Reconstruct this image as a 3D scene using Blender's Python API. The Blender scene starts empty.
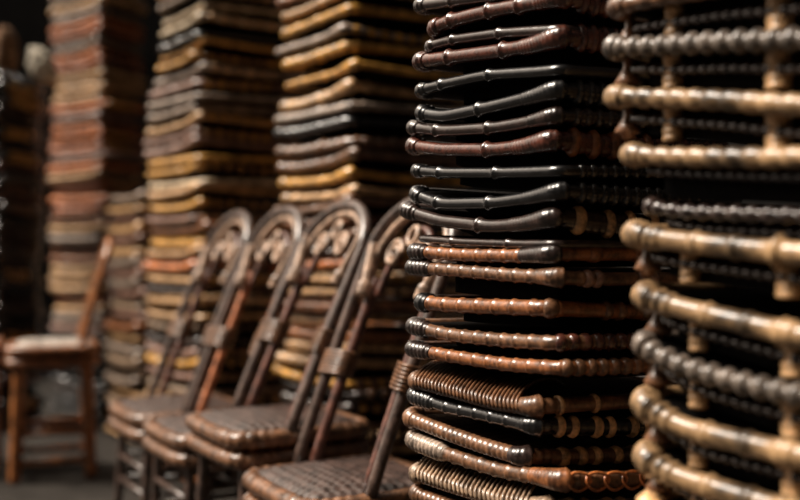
import bpy, bmesh, math, random
import numpy as np
from mathutils import Vector
random.seed(23)
SC = bpy.context.scene
COL = SC.collection
PI = math.pi
CAM_Z, F = 0.95, 1000.0        # eye height, focal length in pixels of the 800x500 frame

# ------------------------------------------------------------------ materials
def lin(c):
    out = []
    for v in c:
        v = v / 255.0
        out.append(v / 12.92 if v <= .04045 else ((v + .055) / 1.055) ** 2.4)
    return (*out, 1.0)

def rattan(name, c, rough=.36, coat=.35, var=.7, scale=30, bump=.25):
    m = bpy.data.materials.new(name); m.use_nodes = True
    nt = m.node_tree; n = nt.nodes; l = nt.links
    b = n['Principled BSDF']
    tc = n.new('ShaderNodeTexCoord')
    nz = n.new('ShaderNodeTexNoise'); nz.inputs['Scale'].default_value = scale
    nz.inputs['Detail'].default_value = 5; nz.inputs['Roughness'].default_value = .65
    l.new(tc.outputs['Object'], nz.inputs['Vector'])
    rp = n.new('ShaderNodeValToRGB')
    base = tuple(x * .95 for x in lin(c)[:3])
    if coat == 0: b.inputs['Specular IOR Level'].default_value = .12
    dk = tuple(x * (1 - var) for x in base[:3]) + (1,)
    lt = tuple(min(1, x * (1 + var * .9) + .006) for x in base[:3]) + (1,)
    rp.color_ramp.elements[0].position = .4; rp.color_ramp.elements[0].color = dk
    rp.color_ramp.elements[1].position = .63; rp.color_ramp.elements[1].color = lt
    nf = n.new('ShaderNodeTexNoise'); nf.inputs['Scale'].default_value = scale * 5; nf.inputs['Detail'].default_value = 4
    l.new(tc.outputs['Object'], nf.inputs['Vector'])
    mx = n.new('ShaderNodeMix'); mx.data_type = 'FLOAT'; mx.inputs['Factor'].default_value = .3
    l.new(nz.outputs['Fac'], mx.inputs['A']); l.new(nf.outputs['Fac'], mx.inputs['B'])
    l.new(mx.outputs['Result'], rp.inputs['Fac']); l.new(rp.outputs['Color'], b.inputs['Base Color'])
    b.inputs['Roughness'].default_value = rough
    b.inputs['Coat Weight'].default_value = coat; b.inputs['Coat Roughness'].default_value = .22
    nb = n.new('ShaderNodeTexNoise'); nb.inputs['Scale'].default_value = 140; nb.inputs['Detail'].default_value = 3
    l.new(tc.outputs['Object'], nb.inputs['Vector'])
    bp = n.new('ShaderNodeBump'); bp.inputs['Strength'].default_value = bump; bp.inputs['Distance'].default_value = .003
    l.new(nb.outputs['Fac'], bp.inputs['Height']); l.new(bp.outputs['Normal'], b.inputs['Normal'])
    return m

def weave_mat(name, c, scale=60):
    m = bpy.data.materials.new(name); m.use_nodes = True
    nt = m.node_tree; n = nt.nodes; l = nt.links; b = n['Principled BSDF']
    tc = n.new('ShaderNodeTexCoord')
    ck = n.new('ShaderNodeTexChecker'); ck.inputs['Scale'].default_value = scale
    base = lin(c); ck.inputs['Color1'].default_value = base
    ck.inputs['Color2'].default_value = tuple(x * .45 for x in base[:3]) + (1,)
    l.new(tc.outputs['Object'], ck.inputs['Vector']); l.new(ck.outputs['Color'], b.inputs['Base Color'])
    bp = n.new('ShaderNodeBump'); bp.inputs['Strength'].default_value = .5; bp.inputs['Distance'].default_value = .003
    l.new(ck.outputs['Fac'], bp.inputs['Height']); l.new(bp.outputs['Normal'], b.inputs['Normal'])
    b.inputs['Roughness'].default_value = .8; b.inputs['Specular IOR Level'].default_value = .08
    return m

PAL = {
 'black': (17, 16, 17), 'ebony': (44, 30, 25), 'redbrown': (82, 42, 30), 'chestnut': (136, 82, 44),
 'brown': (110, 74, 48), 'tan': (204, 160, 112), 'gold': (208, 152, 68), 'beige': (154, 128, 104),
 'cream': (214, 186, 152), 'straw': (208, 166, 116), 'aged': (142, 112, 78), 'smoke': (98, 86, 76), 'grey': (152, 132, 116), 'mauve': (142, 106, 90), 'orange': (194, 112, 56),
 'rust': (178, 106, 66), 'amber': (158, 96, 48)}
WORD = {'black': 'black lacquered', 'ebony': 'dark ebony-brown', 'redbrown': 'dark reddish-brown', 'chestnut': 'chestnut-brown',
 'brown': 'mid-brown', 'tan': 'tan', 'gold': 'golden-yellow', 'beige': 'beige', 'straw': 'straw-coloured', 'aged': 'weathered beige', 'smoke': 'dark grey-brown', 'cream': 'pale cream', 'grey': 'greyish-brown',
 'mauve': 'dull mauve-brown', 'orange': 'orange-brown', 'rust': 'rust-brown', 'amber': 'amber-brown'}
M = {k: rattan('rattan_' + k, v, rough=(.27 if k in ('black', 'ebony', 'redbrown') else .4),
               coat=(.6 if k in ('black', 'ebony', 'redbrown') else .55)) for k, v in PAL.items()}
M['aged'] = rattan('rattan_aged', PAL['aged'], rough=.38, coat=.4, var=.85, scale=16)
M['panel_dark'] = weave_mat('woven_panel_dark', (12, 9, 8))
M['panel_tan'] = weave_mat('woven_panel_tan', (70, 52, 38))
M['seat_weave'] = rattan('seat_weave', (66, 50, 44), rough=.36, coat=.4)
M['cane_dark'] = rattan('cane_dark', (80, 62, 54), rough=.36, coat=.4)
M['cane_red'] = rattan('cane_red', (92, 54, 42), rough=.36, coat=.4)
M['cane_pale'] = rattan('cane_pale', (172, 142, 120), rough=.45, coat=.15)
M['pale_cloth'] = rattan('pale_cloth', (206, 196, 178), rough=.9, coat=0)
M['brown_cloth'] = rattan('brown_cloth', (116, 88, 66), rough=.9, coat=0)
M['pad'] = rattan('pale_pad', (160, 150, 140), rough=.6, coat=.1)

# ------------------------------------------------------------------ helpers
def link(name, bm, mat, parent=None, smooth=True):
    me = bpy.data.meshes.new(name); bm.normal_update(); bm.to_mesh(me); bm.free()
    if smooth:
        me.polygons.foreach_set('use_smooth', [True] * len(me.polygons))
    me.materials.append(mat)
    o = bpy.data.objects.new(name, me); COL.objects.link(o)
    if parent: o.parent = parent
    return o

def thing(name, label, cat, loc, group=None):
    o = bpy.data.objects.new(name, None); COL.objects.link(o); o.empty_display_size = .05
    o.location = loc; o['label'] = label; o['category'] = cat
    if group: o['group'] = group
    return o

def sweep(bm, P, R, nseg=10, closed=False, vs=1.0, hs=1.0, zup=True, caps=True):
    """tube along points P with radii R; zup keeps the section upright, else parallel transport"""
    n = len(P); P = [Vector(p) for p in P]
    if not hasattr(R, '__len__'): R = [R] * n
    rings = []; prevN = None
    for i in range(n):
        a = P[(i - 1) % n] if (closed or i > 0) else P[i]
        b = P[(i + 1) % n] if (closed or i < n - 1) else P[i]
        t = (b - a)
        t = t.normalized() if t.length > 1e-9 else Vector((1, 0, 0))
        if zup:
            s = t.cross(Vector((0, 0, 1))).normalized(); u = s.cross(t).normalized()
        else:
            if prevN is None:
                h = Vector((0, 0, 1)) if abs(t.z) < .8 else Vector((1, 0, 0))
                s = t.cross(h).normalized()
            else:
                s = (prevN - t * prevN.dot(t)).normalized()
            prevN = s; u = s.cross(t).normalized()
        ring = []
        for k in range(nseg):
            an = 2 * PI * k / nseg
            ring.append(bm.verts.new(P[i] + s * (math.cos(an) * R[i] * hs) + u * (math.sin(an) * R[i] * vs)))
        rings.append(ring)
    m = n if closed else n - 1
    for i in range(m):
        a, b = rings[i], rings[(i + 1) % n]
        for k in range(nseg):
            bm.faces.new((a[k], a[(k + 1) % nseg], b[(k + 1) % nseg], b[k]))
    if not closed and caps:
        bm.faces.new(rings[0][::-1]); bm.faces.new(rings[-1])
    bmesh.ops.recalc_face_normals(bm, faces=bm.faces[:])

def smooth_path(pts, step=.01, closed=False):
    """Catmull-Rom through pts"""
    pts = [Vector(p) for p in pts]; n = len(pts); out = []
    m = n if closed else n - 1
    for i in range(m):
        p1, p2 = pts[i], pts[(i + 1) % n]
        p0 = pts[(i - 1) % n] if (closed or i > 0) else p1 * 2 - p2
        p3 = pts[(i + 2) % n] if (closed or i < n - 2) else p2 * 2 - p1
        k = max(2, int((p2 - p1).length / step))
        for j in range(k):
            t = j / k
            out.append(.5 * ((2 * p1) + (p2 - p0) * t + (2 * p0 - 5 * p1 + 4 * p2 - p3) * t * t + (3 * p1 - p0 - 3 * p2 + p3) * t ** 3))
    if not closed: out.append(pts[-1])
    return out

def on_line(px, A, B):
    """t of the point of the ground line A->B seen in image column px"""
    k = (px - 400) / F
    return (k * A[1] - A[0]) / ((B[0] - A[0]) - k * (B[1] - A[1]))
def lerp2(A, B, t): return (A[0] + (B[0] - A[0]) * t, A[1] + (B[1] - A[1]) * t)
def zat(py, Y): return CAM_Z - (py - 250) / F * Y

def quad_path(Q, rads, step_vis, step_hid):
    """rounded quadrilateral: list of (x, y, w), w = edge index + fraction"""
    pts = []
    L = [math.dist(Q[i], Q[(i + 1) % 4]) for i in range(4)]
    for e in range(4):
        A, B, C = Q[e], Q[(e + 1) % 4], Q[(e + 2) % 4]
        t0 = rads[e] / L[e]; t1 = 1 - rads[(e + 1) % 4] / L[e]
        st = step_vis if e in (0, 1) else step_hid
        k = max(2, int(L[e] * (t1 - t0) / st))
        for j in range(k):
            t = t0 + (t1 - t0) * j / k
            pts.append((*lerp2(A, B, t), e + t))
        # corner at B
        r = rads[(e + 1) % 4]; s = lerp2(A, B, t1); f = lerp2(B, C, r / L[(e + 1) % 4])
        k = max(4, int(1.6 * r / (step_vis if e in (0, 1, 3) else step_hid)))
        w0, w1 = e + t1, e + 1 + r / L[(e + 1) % 4]
        for j in range(k):
            q = j / k
            x = (1 - q) ** 2 * s[0] + 2 * q * (1 - q) * B[0] + q * q * f[0]
            y = (1 - q) ** 2 * s[1] + 2 * q * (1 - q) * B[1] + q * q * f[1]
            pts.append((x, y, w0 + (w1 - w0) * q))
    return pts

def knot_z(ws, knots):
    kw = np.array([k[0] for k in knots]); kz = np.array([k[1] for k in knots])
    o = np.argsort(kw); kw, kz = kw[o], kz[o]
    kw = np.concatenate([kw[-1:] - 4, kw, kw[:1] + 4]); kz = np.concatenate([kz[-1:], kz, kz[:1]])
    ws = np.array(ws)
    # gaussian-smoothed piecewise linear
    z = np.zeros(len(ws)); tot = 0
    for d in np.linspace(-.14, .14, 9):
        g = math.exp(-(d / .075) ** 2); w = (ws + d)
        w = np.where(w < kw[0], w + 4, w); w = np.where(w > kw[-1], w - 4, w)
        z += g * np.interp(w, kw, kz); tot += g
    return z / tot

NUM = ['zero', 'first', 'second', 'third', 'fourth', 'fifth', 'sixth', 'seventh', 'eighth', 'ninth', 'tenth', 'eleventh', 'twelfth',
       'thirteenth', 'fourteenth', 'fifteenth', 'sixteenth', 'seventeenth', 'eighteenth', 'nineteenth']
TENS = ['', '', 'twenty', 'thirty', 'forty', 'fifty']; TENTH = ['', '', 'twentieth', 'thirtieth', 'fortieth', 'fiftieth']
def ordinal(n):
    if n < 20: return NUM[n]
    return TENTH[n // 10] if n % 10 == 0 else TENS[n // 10] + '-' + NUM[n % 10]

# ------------------------------------------------------------------ one rattan seat of a stack
def rattan_seat(Q, knots, r, col, label, group, style='plain', nodes=(.25, .62), collar=.24, end=.10,
                collar_col=None, bands=None, band_col=None, right_vs=1.0, sv=.004, sh=.02, nseg=10,
                loops=None, stubs=None, apron=0, apron_in=.72, lower=0, amp=1.0, wp=.0135, legs=False, strips=0, panel='panel_dark', end_col=None, seg=.034, floor_drop=None):
    rads = (.035, .02, .05, .05)
    path = quad_path(Q, rads, sv, sh)
    ws = [p[2] for p in path]; zs = knot_z(ws, knots)
    cx = sum(q[0] for q in Q) / 4; cy = sum(q[1] for q in Q) / 4; z0 = float(np.mean(zs))
    root = thing('stacked_chair', label, 'chair', (cx, cy, z0 - r), group)
    O = Vector((cx, cy, z0 - r))
    P = [Vector((p[0], p[1], z)) - O for p, z in zip(path, zs)]
    # arc length
    S = [0]
    for i in range(1, len(P)): S.append(S[-1] + (P[i] - P[i - 1]).length)
    L0 = math.dist(Q[0], Q[1])
    R = []
    for w, s in zip(ws, S):
        q = 1.0
        if w < 1.15 or w > 3.85:
            ww = w if w < 2 else w - 4
            if style == 'seg':
                ph = (ww * L0) / seg; d = abs(ph - round(ph)) * seg
                q *= 1 + .17 * amp * math.exp(-(d / (.0028 * amp)) ** 2)
            elif style == 'wrap':
                q *= 1 + .15 * amp * abs(math.sin(PI * ww * L0 / wp)) - .06
            elif style == 'twist':
                q *= 1 + .16 * amp * math.sin(2 * PI * ww * L0 / .024)
            for nd in nodes:
                q *= 1 + .26 * math.exp(-((ww - nd) * L0 / .0036) ** 2) + .10 * math.exp(-((ww - nd) * L0 / .012) ** 2)
        R.append(r * q)
    bm = bmesh.new(); sweep(bm, P, R, nseg, True); link('seat_rail', bm, M[col], root)
    def sub(w0, w1, fr, name, mat, vs=1.0, k=None):
        """wrapped length of the rail between two stations"""
        idx = []
        n = k or max(8, int((w1 - w0) * L0 / (sv * .7)))
        wa = np.array(ws); wu = np.concatenate([wa, wa[wa < 1.6] + 4]) if w1 > 4 else wa
        PP = np.array([tuple(p) for p in P]); PU = np.concatenate([PP, PP[wa < 1.6]]) if w1 > 4 else PP
        pts = []; rr = []
        for j in range(n + 1):
            q = j / n; w = w0 + (w1 - w0) * q
            pts.append(Vector([float(np.interp(w, wu, PU[:, a])) for a in range(3)])); rr.append(r * fr(q, (w - w0) * L0))
        b = bmesh.new(); sweep(b, pts, rr, nseg, False, vs=vs); return link(name, b, mat, root)
    cc = M[collar_col or col]
    if collar:
        def fc(q, s):
            edge = min(1, q / .1, (1 - q) / .06)
            return (1.02 + .58 * (q ** 1.5) + .08 * abs(math.sin(PI * s / .0075))) * (.75 + .25 * edge)
        sub(1 - collar, 1.035, fc, 'corner_binding', cc)
    if end:
        def fe(q, s):
            edge = min(1, q / .12, (1 - q) / .12)
            return (1.2 + .2 * abs(math.sin(PI * s / .0115)) + .08 * q) * (.75 + .25 * edge)
        sub(3.9, 4 + end, fe, 'end_binding', M[end_col or col])
    if bands:
        wa = np.array(ws); PP = np.array([tuple(p) for p in P])
        for (w, half) in bands:
            b = bmesh.new(); pts = []; rr = []
            for j in range(7):
                ww = 1 + w + half * (j / 3 - 1)
                pts.append(Vector([float(np.interp(ww, wa, PP[:, a])) for a in range(3)]))
                rr.append(r * (1.08 + .24 * math.sin(PI * j / 6)))
            sweep(b, pts, rr, nseg, False, vs=right_vs)
            link('side_binding', b, M[band_col or col], root)
    if right_vs > 1.01:
        sub(1.05, 1.93, lambda q, s: (1.0 + .05 * math.sin(s * 420)) * min(1, .8 + q * 3), 'side_wrap', M[col], vs=right_vs, k=90)
    if loops:
        wa = np.array(ws); PP = np.array([tuple(p) for p in P])
        for w in loops:
            b = bmesh.new()
            c = Vector([float(np.interp(1 + w, wa, PP[:, a])) for a in range(3)])
            c2 = Vector([float(np.interp(1.02 + w, wa, PP[:, a])) for a in range(3)])
            t = (c2 - c).normalized(); nn = t.cross(Vector((0, 0, 1)))
            c = c + nn * (r * 1.02)
            ring = [c + t * (math.cos(a) * .022) + Vector((0, 0, math.sin(a) * .0145)) + nn * (.003 * math.sin(a * 2)) for a in [2 * PI * j / 20 for j in range(20)]]
            sweep(b, ring, .0026, 6, True, zup=False)
            link('loop_binding', b, M[band_col or col], root)
    # woven panel inside the ring
    b = bmesh.new(); top = []; bot = []
    stp = max(1, len(P) // 70)
    for p in P[::stp]:
        inn = Vector((p.x * .985, p.y * .985, p.z))
        top.append(b.verts.new(inn + Vector((0, 0, r * .45)))); bot.append(b.verts.new(inn - Vector((0, 0, r * .75))))
    n = len(top); ct = b.verts.new(Vector((0, 0, r * 1.2))); cb = b.verts.new(Vector((0, 0, r * .1)))
    for i in range(n):
        j = (i + 1) % n
        b.faces.new((top[i], top[j], ct)); b.faces.new((bot[j], bot[i], cb)); b.faces.new((bot[i], bot[j], top[j], top[i]))
    bmesh.ops.recalc_face_normals(b, faces=b.faces[:])
    link('seat_panel', b, M[panel], root, smooth=False)
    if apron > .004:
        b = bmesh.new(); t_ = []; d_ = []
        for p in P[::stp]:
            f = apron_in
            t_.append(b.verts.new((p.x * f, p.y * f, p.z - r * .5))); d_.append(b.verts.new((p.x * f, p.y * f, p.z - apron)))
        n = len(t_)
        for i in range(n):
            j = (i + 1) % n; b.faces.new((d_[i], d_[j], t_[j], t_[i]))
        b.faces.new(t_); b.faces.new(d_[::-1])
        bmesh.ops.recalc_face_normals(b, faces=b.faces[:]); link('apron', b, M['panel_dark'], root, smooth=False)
    if lower:
        for f, dz, rr, mm in ((.9, .55, .0075, 'ebony'),):
            b = bmesh.new()
            pp = [Vector((p.x * f, p.y * f, p.z - lower * dz)) for p in P]
            sweep(b, pp, [rr * (1 + .22 * math.sin(2 * PI * q / .018)) for q in S], 10, True); link('lower_rail', b, M[mm], root)
    if strips:                                             # flat cane strips laced over the rail on to the seat
        b = bmesh.new(); wa = np.array(ws); PP = np.array([tuple(p) for p in P])
        d = Vector((Q[1][0] - Q[0][0], Q[1][1] - Q[0][1], 0)).normalized(); e = Vector((Q[2][0] - Q[1][0], Q[2][1] - Q[1][1], 0)).normalized()
        for j in range(strips):
            w = .06 + .88 * j / (strips - 1)
            p = Vector([float(np.interp(w, wa, PP[:, a])) for a in range(3)])
            Z = Vector((0, 0, 1)); q = d * (-.05)
            pts = smooth_path([p - e * r * 1.0 - Z * r * .5, p - e * r * 1.05 + Z * r * .45 + q * .1, p + Z * r * 1.2 + q * .3, p + e * .03 + q * .7 + Z * r * 1.9,
                               p + e * .075 + q * 1.3 + Z * r * 2.3, p + e * .13 + q * 1.9 + Z * r * 2.2, p + e * .17 + q * 2.2 + Z * r * .9], .008)
            sweep(b, pts, .0048, 8, False, vs=.62, zup=False)
        link('lacing', b, M[col], root)
    if stubs:
        for (tt, ins, hh, rr, shape) in stubs:
            A, B, C, D = Q
            e = Vector((C[0] - B[0], C[1] - B[1], 0)).normalized()
            x, y = lerp2(A, B, tt); zb = float(np.interp(tt % 4, ws, zs))
            base = Vector((x, y, zb)) + e * ins - O
            b = bmesh.new()
            if shape == 'knob':
                prof = [(0, .6), (.25, .65), (.4, .6), (.6, 1.15), (.8, 1.7), (.86, 1.5), (.9, .9), (1, .85)]
            else:
                prof = [(k / 40, 1 + .14 * abs(math.sin(PI * k / 6.7))) for k in range(41)]
            sweep(b, [base - Vector((0, 0, hh * q)) for q, _ in prof], [rr * k for _, k in prof], 12, False, zup=False)
            link('leg_stub', b, M['brown' if shape == 'knob' else 'tan'], root)
    if legs:
        A, B, C, D = Q
        for q in Q:
            v = Vector((q[0], q[1], 0)); c = Vector((cx, cy, 0)); a = v + (c - v) * .16; f = v + (c - v) * .02
            b = bmesh.new()
            sweep(b, [Vector((a.x, a.y, z0)) - O, Vector((f.x, f.y, z0 * .5)) - O, Vector((f.x, f.y, 0.0)) - O], [.014, .014, .013], 10, False, zup=False)
            link('leg', b, M[col], root)
    return root

# ------------------------------------------------------------------ the sharp stack in front
FA, FB = (.0096, 1.92), (.25, 1.60)              # ground line of its left face
FE = Vector((.9, .435)).normalized(); FW = .40
def focus_seat(i, Lp, Rp, rpx, col, label, **kw):
    tA = on_line(Lp[0][0] + rpx * .3, FA, FB); tB = on_line(Lp[-1][0], FA, FB)
    A = lerp2(FA, FB, tA); B = lerp2(FA, FB, tB)
    C = (B[0] + FE.x * FW, B[1] + FE.y * FW); D = (A[0] + FE.x * FW, A[1] + FE.y * FW)
    kn = []
    for (px, py) in Lp:
        t = min(1, max(0, on_line(px, A, B))); Y = lerp2(A, B, t)[1]; kn.append((t, zat(py, Y)))
    for (px, py) in Rp:
        t = on_line(px, B, C); Y = lerp2(B, C, t)[1]; kn.append((1 + t, zat(py, Y)))
    zC = kn[-1][1]; zA = kn[0][1]
    kn.append((2.0, zC)); kn.append((3.0, (zA + zC) / 2))
    r = rpx * 1.72 / F
    return rattan_seat((A, B, C, D), kn, r, col, label, 'stacked chairs in the sharply focused front stack', sv=.0028, sh=.015, nseg=14, **kw)

B6 = [(.12, .018), (.19, .018), (.31, .022), (.38, .018), (.50, .02), (.57, .02), (.7, .02)]
BD = [(.1 + .055 * k, .016) for k in range(12)]
FS = 'in the sharp front stack'
spec = [
 ([(412, -14), (450, -20), (500, -26), (540, -30), (560, -36)], [(632, -30)], 6, 'ebony', dict(nodes=(.3, .7), collar=.2)),
 ([(412, 6), (440, 3), (490, -4), (540, -10), (562, -16)], [(632, -8)], 6, 'ebony', dict(nodes=(.3, .75), collar=0)),
 ([(427, 30), (450, 21), (495, 10), (537, 3), (562, -4)], [(600, 5), (635, 8)], 7.2, 'redbrown', dict(nodes=(.2, .5, .72), collar=.18, right_vs=1.4, bands=BD)),
 ([(422, 48), (450, 40), (502, 33), (537, 31), (560, 30)], [(632, 34)], 5, 'ebony', dict(nodes=(.25, .6), collar=0)),
 ([(412, 62), (446, 58), (501, 51), (537, 45), (560, 36)], [(600, 40), (635, 44)], 7.2, 'redbrown', dict(nodes=(.28, .66), collar=.25, right_vs=1.5, bands=BD)),
 ([(413, 92), (440, 85), (488, 75), (537, 72), (561, 70)], [(632, 74)], 5.6, 'black', dict(nodes=(.22, .56), collar=0)),
 ([(414, 112), (443, 117), (492, 107), (537, 96), (557, 89)], [(600, 94), (635, 97)], 6.6, 'black', dict(nodes=(.5,), collar=.22, right_vs=1.5, bands=BD)),
 ([(405, 127), (443, 131), (495, 128), (530, 122), (555, 115)], [(600, 118), (635, 120)], 6, 'ebony', dict(nodes=(.24, .6), collar=.16, right_vs=1.2, bands=BD)),
 ([(405, 145), (440, 150), (495, 150), (530, 146), (552, 139)], [(600, 146), (635, 147)], 7, 'redbrown', dict(nodes=(.6,), collar=.25, right_vs=1.6, bands=[(.1, .02), (.2, .02), (.3, .022), (.36, .02), (.47, .02)], band_col='chestnut')),
 ([(409, 170), (443, 173), (499, 173), (537, 172), (560, 171)], [(632, 172)], 5.6, 'black', dict(nodes=(.23, .62), collar=0, bands=BD)),
 ([(408, 192), (440, 204), (495, 203), (537, 197), (560, 190)], [(600, 194), (635, 196)], 6.2, 'black', dict(nodes=(.22, .58), collar=.22, right_vs=1.3, bands=BD)),
 ([(398, 208), (440, 221), (495, 227), (534, 223), (553, 216)], [(600, 224), (635, 225)], 6.8, 'ebony', dict(nodes=(.57,), collar=.26, right_vs=1.6, end=.14, bands=[(.12, .025), (.27, .022), (.38, .02), (.5, .02)], band_col='tan')),
 ([(414, 238), (460, 242), (520, 244), (556, 244)], [(590, 244), (632, 245)], 4, 'ebony', dict(nodes=(.3, .7), collar=0, end=0)),
 ([(406, 251), (460, 255), (520, 256), (552, 254)], [(590, 254), (632, 254)], 6.6, 'chestnut', dict(style='seg', nodes=(), collar=.2, collar_col='ebony', end=.16, end_col='ebony', bands=[(.2, .03), (.42, .02), (.5, .015)])),
 ([(404, 267), (450, 270), (520, 276), (556, 277)], [(590, 279), (632, 279)], 6.6, 'brown', dict(style='seg', nodes=(), collar=.12, end=.2, end_col='ebony', bands=[(.15, .02), (.2, .02), (.42, .02), (.48, .02)], band_col='mauve')),
 ([(414, 302), (450, 305), (502, 307), (545, 308)], [(590, 310), (632, 312)], 7.6, 'chestnut', dict(style='seg', nodes=(), collar=.0, end=.12, end_col='black', seg=.045, bands=[(.02, .03), (.3, .02), (.37, .02), (.5, .02)], band_col='brown')),
 ([(405, 325), (450, 335), (510, 341), (556, 343)], [(590, 342), (632, 342)], 6.8, 'brown', dict(style='seg', nodes=(), collar=0, end=.18, end_col='ebony', bands=[(.02 + .06 * k, .022) for k in range(9)], band_col='redbrown')),
 ([(404, 348), (450, 356), (510, 365), (562, 368)], [(600, 367), (635, 366)], 6.6, 'chestnut', dict(style='seg', nodes=(), collar=0, end=.2, end_col='ebony', bands=[(.02 + .058 * k, .02) for k in range(9)], band_col='brown')),
 ([(408, 380), (450, 390), (500, 404), (534, 407)], [(580, 404), (635, 401)], 7.6, 'brown', dict(style='wrap', nodes=(), collar=.12, end=.1, strips=30, band_col='tan', bands=[(.12, .012), (.3, .012)], panel='panel_tan')),
 ([(406, 394), (450, 408), (478, 413), (534, 426)], [(590, 427), (635, 427)], 6.8, 'black', dict(style='seg', nodes=(), collar=.1, end=.25, seg=.04, bands=B6, band_col='straw', right_vs=1.25)),
 ([(403, 416), (450, 434), (490, 448), (522, 457)], [(560, 457), (635, 455)], 7.8, 'brown', dict(style='wrap', nodes=(), collar=.08, collar_col='ebony', end=.1, bands=[(.2, .022), (.29, .022), (.37, .02), (.48, .022), (.57, .02)], band_col='straw', panel='panel_tan')),
 ([(405, 438), (450, 455), (502, 471), (562, 480)], [(600, 480), (635, 478)], 7.4, 'brown', dict(style='seg', nodes=(), collar=.18, collar_col='chestnut', end=.3, end_col='grey', seg=.036, loops=[.06, .15, .24, .33, .42, .51], band_col='orange', bands=[(.02, .02)])),
 ([(409, 472), (450, 485), (500, 500), (545, 507)], [(590, 508), (635, 506)], 7.6, 'beige', dict(style='wrap', nodes=(), collar=.1, end=.1, strips=28, panel='panel_tan', bands=B6, band_col='straw')),
 ([(409, 492), (450, 506), (500, 522), (552, 530)], [(600, 531), (640, 530)], 7.4, 'brown', dict(style='wrap', nodes=(), collar=.1, end=.1, panel='panel_tan', bands=B6, band_col='straw', legs=True)),
]
LOOK = {'plain': 'chair with knotted seat rail', 'seg': 'chair with jointed seat rail', 'wrap': 'chair with wrapped seat rail', 'twist': 'chair with twisted seat rail'}
vis = 0
for i, (Lp, Rp, rpx, col, kw) in enumerate(spec):
    if i < 1: continue
    vis += 1
    st = kw.get('style', 'plain'); what = LOOK[st]
    if kw.get('right_vs', 1) > 1.3: what = 'chair with flared seat corner'
    if kw.get('strips'): what = 'chair with diagonal seat lacing'
    if kw.get('loops'): what = 'chair with looped seat side'
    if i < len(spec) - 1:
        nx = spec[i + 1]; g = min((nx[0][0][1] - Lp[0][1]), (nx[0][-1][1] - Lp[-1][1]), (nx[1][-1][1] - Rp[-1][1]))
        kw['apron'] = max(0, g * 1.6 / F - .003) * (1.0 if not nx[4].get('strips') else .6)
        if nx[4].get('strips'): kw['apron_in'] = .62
    focus_seat(i, Lp, Rp, rpx, col, '%s %s, %s down the sharp front stack' % (WORD[col], what, ordinal(vis)), **kw)

# ------------------------------------------------------------------ the blurred near stack at the right edge
RA, RB = (.31, 1.42), (.55, 1.10)
rs = [
 ([(604, 8), (650, 0), (720, -12), (800, -22)], 'brown', 'wrap', 8.5),
 ([(602, 47), (650, 47), (720, 42), (800, 40)], 'smoke', 'twist', 10),
 ([(602, 96), (650, 98), (720, 100), (800, 106)], 'aged', 'wrap', 9.5),
 ([(618, 154), (660, 157), (720, 158), (800, 158)], 'aged', 'wrap', 9.5),
 ([(638, 205), (680, 212), (800, 216)], 'ebony', 'twist', 7),
 ([(622, 233), (660, 239), (720, 246), (800, 254)], 'aged', 'seg', 11),
 ([(632, 294), (680, 308), (740, 322), (800, 336)], 'aged', 'seg', 11),
 ([(632, 342), (680, 366), (740, 383), (800, 396)], 'smoke', 'twist', 10.5),
 ([(632, 400), (680, 427), (740, 442), (800, 456)], 'aged', 'seg', 11.5),
 ([(634, 454), (670, 474), (740, 496), (800, 514)], 'aged', 'seg', 11.5),
 ([(636, 505), (670, 528), (740, 552), (800, 572)], 'tan', 'seg', 11.5),
]
for i, (Lp, col, st, rpx) in enumerate(rs):
    tA = on_line(Lp[0][0] + 4, RA, RB); A = lerp2(RA, RB, tA); B = RB
    e = Vector((.85, .527)); W = .42
    C = (B[0] + e.x * W, B[1] + e.y * W); D = (A[0] + e.x * W, A[1] + e.y * W)
    kn = []
    for (px, py) in Lp:
        t = min(1, max(0, on_line(px, A, B))); kn.append((t, zat(py, lerp2(A, B, t)[1])))
    kn.append((1.0, kn[-1][1] + (kn[-1][1] - kn[-2][1]) * .6)); zA = kn[0][1]; zB = kn[-1][1]
    kn.append((2.0, zB * .5 + zA * .5)); kn.append((3.0, zA * .9 + zB * .1))
    gap = .058 if i < 9 else .05
    stubs = None if i in (3, 4, 10) else [(.02, .035, gap * .95, .012, 'knob'), (.22, .028, gap, .0125, 'post'), (.60, .03, gap, .015, 'post')]
    rattan_seat((A, B, C, D), kn, rpx * 1.32 / F, col, '%s %s, %s down the blurred right stack' % (WORD[col], LOOK[st], ordinal(i + 1)),
                'stacked chairs in the blurred right-hand stack', style=st, nodes=((.12, .62) if st == 'seg' else (.8,)), collar=.12,
                end=.1 if st != 'twist' else .05, seg=.06, amp=1.4, wp=.028, sv=.004, nseg=12, stubs=stubs, bands=BD, legs=(i == 10), apron=gap * .95, apron_in=.84, lower=(gap if i not in (3, 4) else .04), collar_col=('tan' if col != 'ebony' else None))

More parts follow.
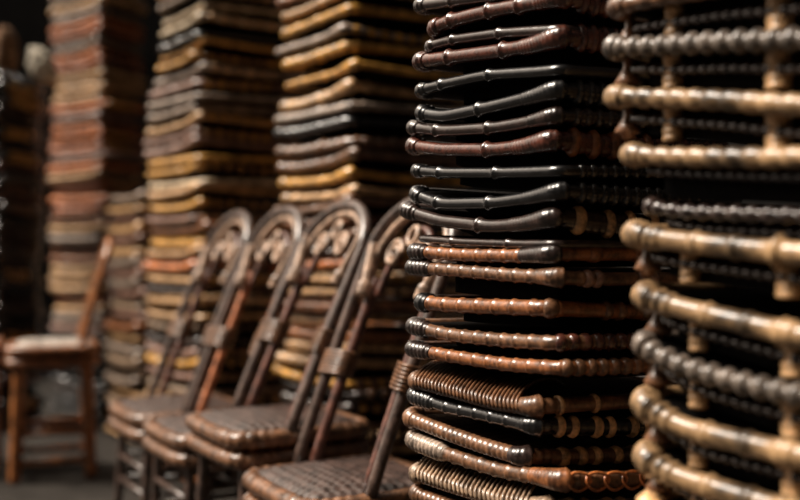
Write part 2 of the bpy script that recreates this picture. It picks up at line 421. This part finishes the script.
# ------------------------------------------------------------------ the blurred stacks behind
def far_stack(tag_, group, A0, B0, e, W, entries, rz, sv=.008, nseg=8, lift=.016, left_px=None, tilt=.0, where='down the'):
    """entries: (height z of the left end, colour); one rattan seat each"""
    for i, (z, col) in enumerate(entries):
        dA = random.uniform(-.06, .05); dB = random.uniform(-.10, .03)
        if left_px: dA += left_px(z)
        A = lerp2(A0, B0, dA); B = lerp2(A0, B0, 1 + dB)
        o = random.uniform(-.022, .018)
        A = (A[0] + e[0] * o, A[1] + e[1] * o); B = (B[0] + e[0] * o, B[1] + e[1] * o)
        C = (B[0] + e[0] * W, B[1] + e[1] * W); D = (A[0] + e[0] * W, A[1] + e[1] * W)
        big = random.random() < .6
        k = tilt + random.uniform(-.011, .011)
        if z < .1: k = 0; big = False
        sag = random.uniform(-.012, .0) if z > .1 else 0
        kn = [(0, z), (.3, z + sag + k * .3), (.75, z + sag * .5 + k * .75), (1.0, z + k + (lift if big else 0)), (1.5, z + k * .8), (2, z + k * .6), (3, z)]
        st = random.choice(['plain', 'seg', 'wrap', 'seg'])
        bc = random.choice(['tan', 'gold', col, 'ebony', 'brown'])
        rattan_seat((A, B, C, D), kn, rz * random.uniform(.78, 1.12), col, '%s %s, %s %s %s' % (WORD[col], LOOK[st], ordinal(i + 1), where, tag_),
                    group, style=st, nodes=(random.uniform(.2, .35), random.uniform(.55, .7)), collar=(.22 if big else 0), end=random.choice([.08, .12, 0]),
                    bands=[(.1 + .11 * q, .03) for q in range(6)] if random.random() < .6 else None, band_col=bc, sv=sv, sh=.05, nseg=nseg, seg=.045, amp=2.2, wp=.04)

def heights(ys, Y, pitch, palette, first, r):
    ent = [(zat(y, Y), c) for y, c in zip(ys, first)]
    z = ent[-1][0]
    n = max(1, round((z - r) / pitch)); p = (z - r) / n
    for k in range(n):
        z -= p; ent.append((z + (random.uniform(-.003, .003) if k < n - 1 else 0), random.choice(palette)))
    return ent

E9 = (.9, .435)
S2A, S2B = (-.415, 3.52), (-.142, 3.14)
far_stack('stack behind carved chairs', 'stacked chairs in the stack behind the chairs', S2A, S2B, E9, .45,
          heights([1, 15, 33, 52, 65, 86, 106, 119, 132, 151, 167, 183, 198], 3.5, .047, ['tan', 'chestnut', 'gold', 'orange', 'brown', 'ebony', 'amber', 'tan'],
                  ['chestnut', 'tan', 'gold', 'grey', 'gold', 'gold', 'tan', 'grey', 'black', 'brown', 'brown', 'gold', 'tan'], .02), .0146, sv=.006)
S3A, S3B = (-1.11, 4.42), (-.79, 4.0)
far_stack('tall golden stack', 'stacked chairs in the tall pale stack left of centre', S3A, S3B, E9, .45,
          heights([3, 15, 28, 40, 54, 63, 73, 85, 96, 108, 119, 132, 143, 154, 165, 175, 186, 197, 208], 4.4, .05, ['tan', 'grey', 'orange', 'mauve', 'gold', 'tan', 'chestnut', 'beige', 'ebony'],
                  ['tan', 'grey', 'cream', 'cream', 'black', 'gold', 'gold', 'grey', 'mauve', 'grey', 'grey', 'tan', 'mauve', 'mauve', 'gold', 'gold', 'cream', 'tan', 'gold'], .021),
          .0138, sv=.009, left_px=lambda z: .22 if z > 1.68 else (.06 if z > 1.5 else .0))
S4A, S4B = (-1.53, 5.25), (-1.26, 4.88)
far_stack('short greyish stack', 'stacked chairs in the short stack left of the pale one', S4A, S4B, E9, .42,
          heights([199], 5.2, .054, ['grey', 'tan', 'mauve', 'orange', 'grey', 'tan', 'beige', 'chestnut'], ['grey'], .022), .0168, sv=.02)
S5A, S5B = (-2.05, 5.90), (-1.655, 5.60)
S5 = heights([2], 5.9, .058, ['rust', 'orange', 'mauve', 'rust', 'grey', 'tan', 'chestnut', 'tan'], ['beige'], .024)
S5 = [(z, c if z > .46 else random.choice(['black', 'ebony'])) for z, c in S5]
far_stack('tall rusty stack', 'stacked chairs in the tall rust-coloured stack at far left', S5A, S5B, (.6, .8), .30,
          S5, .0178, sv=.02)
S6A, S6B = (-2.42, 5.35), (-2.06, 5.20)
e6 = Vector((.38, .92)).normalized()
S6 = heights([84], 5.35, .056, ['ebony', 'black', 'ebony', 'redbrown', 'ebony', 'black'], ['ebony'], .023)
far_stack('leftmost dark stack', 'stacked chairs in the dark stack at the left edge', S6A, S6B, (e6.x, e6.y), .30, S6, .0235, sv=.02)

# ------------------------------------------------------------------ chairs with carved hoop backs
CD = Vector((.5, -.86, 0)).normalized(); CE = Vector((.86, .5, 0)).normalized()
def frame_pt(u, v, z): return Vector((u, v, z))

def superell(n, a, b, p=4.0):
    out = []
    for k in range(n):
        t = 2 * PI * k / n; c, s = math.cos(t), math.sin(t)
        out.append((a * math.copysign(abs(c) ** (2 / p), c), b * math.copysign(abs(s) ** (2 / p), s)))
    return out

def hoop(w, v0, z0, ztop, lean, n=40, flat=.62):
    """inverted U in the leaning back plane: u half-width w, from z0 up to ztop"""
    pts = []; H = ztop - z0; rs = w
    def P(u, h):
        return Vector((u, v0 + lean * (h / H) ** 1.05 if h > 0 else v0, z0 + h))
    side = H - rs * flat
    for k in range(14): pts.append(P(-w, side * k / 14))
    for k in range(n + 1):
        a = PI - PI * k / n; pts.append(P(rs * math.cos(a), side + rs * flat * math.sin(a)))
    for k in range(13, -1, -1): pts.append(P(w, side * k / 14))
    return pts

def make_chair(label, zs, mats, back_h, pad=False, group='carved rattan chairs in a row', seat_w=.186, lean=.26, single=False, foot_v=-.045):
    """local axes: u across, v front(-) to back(+)"""
    cane, inner, pale, weave, rail = mats
    root = thing('rattan_chair', label, 'chair', (0, 0, 0), group)
    # woven seat: a domed pillow with interlaced strips
    bm = bmesh.new(); N = 56; g = []
    for i in range(N + 1):
        row = []
        for j in range(N + 1):
            x = -1 + 2 * i / N; y = -1 + 2 * j / N
            # square -> rounded square
            X = x * math.sqrt(1 - y ** 4 / 2 * .22); Y = y * math.sqrt(1 - x ** 4 / 2 * .22)
            d = max(abs(x), abs(y)); dome = .022 * (1 - d ** 4) - .012 * d ** 10
            wv = 0 if pad else .0042 * math.sin(PI * i / 2) * (1 if True else 0) * math.cos(PI * j / 2 + (PI / 2 if (i // 2) % 2 else 0))
            row.append(bm.verts.new((X * seat_w, Y * seat_w, zs - .02 + dome + wv)))
        g.append(row)
    for i in range(N):
        for j in range(N): bm.faces.new((g[i][j], g[i + 1][j], g[i + 1][j + 1], g[i][j + 1]))
    ret = bmesh.ops.extrude_edge_only(bm, edges=[e for e in bm.edges if e.is_boundary])
    vs = [v for v in ret['geom'] if isinstance(v, bmesh.types.BMVert)]
    for v in vs: v.co.z = zs - .045; v.co.x *= .97; v.co.y *= .97
    bmesh.ops.contextual_create(bm, geom=[e for e in bm.edges if e.is_boundary])
    bmesh.ops.recalc_face_normals(bm, faces=bm.faces[:])
    link('seat', bm, weave, root)
    # two rolled rails round the seat
    for zz, ww in ((zs - .033, seat_w), (zs - .083, seat_w)):
        ring = [Vector((x, y, zz)) for x, y in superell(240, ww, ww, 7)]
        S = [0]
        for k in range(1, 240): S.append(S[-1] + (ring[k] - ring[k - 1]).length)
        per = .034
        R = []
        for p, s in zip(ring, S):
            near = p.x > ww * .9                            # near side carries wrapped strips
            f = .16 * abs(math.sin(PI * s / .026)) if near else .13 * math.exp(-((abs(s / per - round(s / per)) * per) / .004) ** 2)
            R.append(.021 * (1 + f))
        b = bmesh.new(); sweep(b, ring, R, 12, True); link('seat_rail', b, rail, root)
    # apron under the rails, dark woven band
    b = bmesh.new(); ring = superell(60, seat_w * .93, seat_w * .93, 5)
    t = [b.verts.new((x, y, zs - .03)) for x, y in ring]; d = [b.verts.new((x, y, zs - .11)) for x, y in ring]
    for k in range(60): b.faces.new((t[k], d[k], d[(k + 1) % 60], t[(k + 1) % 60]))
    b.faces.new(d[::-1]); b.faces.new(t)
    bmesh.ops.recalc_face_normals(b, faces=b.faces[:]); link('apron', b, M['panel_dark'], root)
    # legs and stretchers
    q = seat_w * .84
    for sx in (-1, 1):
        for sy in (-1, 1):
            b = bmesh.new()
            P = smooth_path([(sx * q * .95, sy * q * .95, zs - .1), (sx * q, sy * q, zs * .5), (sx * q * 1.05, sy * q * 1.08, 0)], .02)
            sweep(b, P, [(.024 if pad else .0145) * (1 + .12 * math.exp(-((p.z - zs * .55) / .01) ** 2)) for p in P], 10, False, zup=False); link('leg', b, cane, root)
    for zz in (.16, .24) if not pad else (.08, .2):
        for sx in (-1, 1):
            for a, bb in (((sx * q, -q), (sx * q, q)), ((-q, sx * q), (q, sx * q))):
                b = bmesh.new(); sweep(b, [Vector((*a, zz)), Vector((*bb, zz))], (.015 if pad else .009), 8, False, zup=False); link('stretcher', b, cane, root)
    # back: outer and inner hoop leaning back
    w = seat_w * (.92 if pad else 1.02); ztop = zs + back_h; z0 = zs - .02
    o = hoop(w, foot_v, z0, ztop, lean, flat=.72)
    b = bmesh.new(); sweep(b, o, [.0142 * (1.0 + (.15 if 16 < k < 52 else 0)) for k in range(len(o))], 14, False, zup=False)
    link('back_hoop', b, cane, root)
    H = ztop - z0
    def bp(u, h, off=0): return Vector((u, foot_v + lean * max(0, h / H) ** 1.05 + off, z0 + h))
    if single: return root
    clampH = H * .70; IN = .02
    for sx in (-1, 1):                                     # inner canes
        b = bmesh.new(); u = sx * (w - .05)
        P = [bp(u, clampH * k / 10, IN) for k in range(11)]
        sweep(b, P, .0138, 12, False, zup=False); link('inner_cane', b, inner, root)
        # wrapped binding that joins the pair
        b = bmesh.new()
        for k in range(7):
            h = H * .34 + k * .0085; c0 = bp(sx * w, h); c1 = bp(sx * (w - .05), h, IN)
            ring = []
            for j in range(20):
                a = 2 * PI * j / 20; rx = .023 + .017
                x = math.copysign(abs(math.cos(a)) ** .6, math.cos(a)) * rx; y = math.copysign(abs(math.sin(a)) ** .6, math.sin(a)) * .018
                ring.append(Vector(((c0.x + c1.x) / 2 + x, (c0.y + c1.y) / 2 + y * 1.3 + x * -.3 * sx, c0.z + y * -.35)))
            sweep(b, ring, .0046, 6, True, zup=False)
        link('cane_binding', b, M['brown'] if not pad else cane, root)
        # carved shoulder plate
        b = bmesh.new(); c = bp(sx * (w - .036), clampH)
        P = [bp(sx * (w - .05), clampH - .045), bp(sx * (w - .045), clampH - .015), bp(sx * (w - .03), clampH + .035), bp(sx * (w - .018), clampH + .085)]
        sweep(b, smooth_path(P, .006), [.019 + .004 * math.sin(k) * 0 + (.006 if k < 6 else 0) for k in range(len(smooth_path(P, .006)))], 10, False, vs=.62, zup=False)
        link('shoulder_plate', b, pale, root)
    # pale inner arch ring
    a = []
    for k in range(41):
        an = PI * (1.02 - 1.04 * k / 40)
        a.append(bp((w - .026) * math.cos(an), clampH + .03 + (H - clampH - .055) * math.sin(an), .01))
    b = bmesh.new(); sweep(b, a, .012, 10, False, zup=False, vs=.9); link('inner_arch', b, pale, root)
    # second arch lower
    a = []
    for k in range(31):
        an = PI * (1.0 - k / 30)
        a.append(bp((w - .085) * math.cos(an), clampH - .045 + (H - clampH - .03) * math.sin(an), IN))
    b = bmesh.new(); sweep(b, a, .010, 10, False, zup=False); link('lower_arch', b, inner, root)
    # scrolls
    for sx, big in ((-1, 1.0), (1, 1.0)):
        sp = []
        for k in range(46):
            an = k / 45 * 2.5 * 2 * PI * .72; rr = .034 * big * (1 - .8 * k / 45)
            sp.append(bp(sx * (.062 - rr * math.cos(an)), clampH + .062 + rr * math.sin(an)))
        b = bmesh.new(); sweep(b, sp, [.0078] * 46, 8, False, zup=False); link('scroll', b, pale, root)
    b = bmesh.new(); sp = []
    for k in range(24):
        an = 2 * PI * k / 24; sp.append(bp(.019 * math.cos(an), clampH + .105 + .021 * math.sin(an)))
    sweep(b, sp, .0075, 8, True, zup=False); link('rosette', b, pale, root)
    return root

def place(root, L, rot_e, seat_w=.19):
    """stand the chair with its far front corner at L, facing against rot_e"""
    d = Vector((rot_e.y, -rot_e.x, 0))
    c = Vector((L[0], L[1], 0)) + d * seat_w + rot_e * seat_w
    root.location = c; root.rotation_euler = (0, 0, math.atan2(d.y, d.x))

mats = (M['cane_dark'], M['cane_red'], M['cane_pale'], M['seat_weave'], M['brown'])
L1 = Vector((-.38, 2.39, 0))
c1 = make_chair('dark rattan chair nearest the camera, leaning back half behind the sharp stack', .44, mats, .635)
place(c1, L1, CE)
c2 = make_chair('second dark rattan chair from the front, its scrolled hoop back fully in view', .515, mats, .56)
place(c2, L1 - CD * .42, CE)
def copy_tree(o, label):
    r = o.copy(); COL.objects.link(r); r['label'] = label
    for ch in o.children:
        c = ch.copy(); COL.objects.link(c); c.parent = r
    return r
c3 = copy_tree(c1, 'third dark rattan chair from the front, brown inner cane, just left of the scrolled one'); place(c3, L1 - CD * .84, CE)
c4 = copy_tree(c1, 'rearmost dark rattan chair of the row, in front of the pale stack'); place(c4, L1 - CD * 1.26, CE)
for ch in c3.children:
    if ch.name.startswith('inner_cane'):
        ch.data = ch.data.copy(); ch.data.materials[0] = M['rust']

# pale-seated wooden chairs far left
matw = (M['amber'], M['amber'], M['tan'], M['pad'], M['chestnut'])
w1 = make_chair('orange-brown wooden chair with pale seat and leaning back post, before the rusty stack', .57, matw, .42, pad=True, group=None, seat_w=.165, lean=.12, single=True, foot_v=.11)
w1.location = (-1.475, 4.25, 0); w1.rotation_euler = (0, 0, math.radians(-70.6))
w2 = copy_tree(w1, 'orange-brown wooden stool with pale seat, cut off by the left frame edge'); w2.name = 'wooden_stool'; w2['category'] = 'stool'
for ch in list(w2.children):
    if ch.name.startswith('back_hoop'): bpy.data.objects.remove(ch)
w2.location = (-1.905, 4.31, 0)

# ------------------------------------------------------------------ things lying on the dark stack
ztop = S6[0][0] + .0235
def bundle(name, label, cat, loc, s, mat, rot):
    bm = bmesh.new(); bmesh.ops.create_icosphere(bm, subdivisions=4, radius=1)
    zmin = 9
    for v in bm.verts:
        p = v.co.copy(); k = 1 + .10 * math.sin(5 * p.x + 2 * p.z) + .08 * math.sin(7 * p.y + 3 * p.x) + .05 * math.sin(11 * p.z + 4 * p.y)
        v.co = Vector((p.x * s[0] * k, p.y * s[1] * k, p.z * s[2] * k))
        x, z = v.co.x, v.co.z
        v.co.x = x * math.cos(rot) + z * math.sin(rot); v.co.z = -x * math.sin(rot) + z * math.cos(rot); zmin = min(zmin, v.co.z)
    for v in bm.verts:
        v.co.z = max(v.co.z - zmin - .02, 0)
    o = link(name, bm, mat); o.location = loc; o['label'] = label; o['category'] = cat
    return o
bundle('cloth_bundle', 'cream cloth bundle lying on top of the dark stack at the left edge', 'bundle', (-1.93, 5.40, ztop), (.065, .075, .105), M['pale_cloth'], -.45)
bundle('sack', 'brown sack beside the cream bundle on the dark stack', 'sack', (-2.16, 5.42, ztop), (.09, .09, .15), M['brown_cloth'], .2)

# ------------------------------------------------------------------ setting
def box(name, lo, hi, mat):
    bm = bmesh.new(); bmesh.ops.create_cube(bm, size=1)
    for v in bm.verts:
        v.co = Vector([lo[k] if v.co[k] < 0 else hi[k] for k in range(3)])
    o = link(name, bm, mat, smooth=False); o['kind'] = 'structure'; return o
fl = rattan('floor_concrete', (42, 38, 34), rough=.8, coat=0, var=.35, scale=3)
wl = rattan('wall_boards', (12, 10, 9), rough=.9, coat=0, var=.5, scale=2)
box('floor', (-5, -2, -.1), (3, 7.6, 0), fl)
box('wall_back', (-5, 7.4, 0), (3, 7.6, 4.2), wl)
box('light_block_wall', (1.55, -2, 0), (1.7, 7.4, 4.2), wl)  # dark wall added to block light from the right

# ------------------------------------------------------------------ light: soft daylight from the open street side at the left
w = bpy.data.worlds.new('daylight'); SC.world = w; w.use_nodes = True
nt = w.node_tree; n = nt.nodes; l = nt.links
tc = n.new('ShaderNodeTexCoord'); dp = n.new('ShaderNodeVectorMath'); dp.operation = 'DOT_PRODUCT'
ld = Vector((-.54, .40, .74)).normalized(); dp.inputs[1].default_value = ld
l.new(tc.outputs['Generated'], dp.inputs[0])
rp = n.new('ShaderNodeValToRGB'); rp.color_ramp.elements[0].position = .80; rp.color_ramp.elements[0].color = (.016, .0135, .011, 1)
rp.color_ramp.elements[1].position = 1.0; rp.color_ramp.elements[1].color = (1.0, .84, .69, 1)
mr = n.new('ShaderNodeMapRange'); mr.inputs['From Min'].default_value = -1; mr.inputs['From Max'].default_value = 1
l.new(dp.outputs['Value'], mr.inputs['Value']); l.new(mr.outputs['Result'], rp.inputs['Fac'])
l.new(rp.outputs['Color'], n['Background'].inputs['Color']); n['Background'].inputs['Strength'].default_value = 2.3
sd = bpy.data.lights.new('sun', 'SUN'); sd.energy = 6.4; sd.angle = math.radians(22); sd.color = (1, .9, .78)
so = bpy.data.objects.new('sun', sd); COL.objects.link(so)
so.rotation_euler = Vector((-.60, -.02, .80)).to_track_quat('Z', 'Y').to_euler()

# ------------------------------------------------------------------ camera
cd = bpy.data.cameras.new('camera'); cd.sensor_width = 36; cd.lens = 45; cd.clip_start = .05
cd.dof.use_dof = True; cd.dof.focus_distance = 1.78; cd.dof.aperture_fstop = 1.35
co = bpy.data.objects.new('camera', cd); COL.objects.link(co)
co.location = (0, 0, CAM_Z); co.rotation_euler = (PI / 2, 0, 0); SC.camera = co
vs = SC.view_settings; vs.view_transform = 'Standard'; vs.look = 'None'; vs.gamma = 1; vs.exposure = 0.15; vs.use_curve_mapping = False
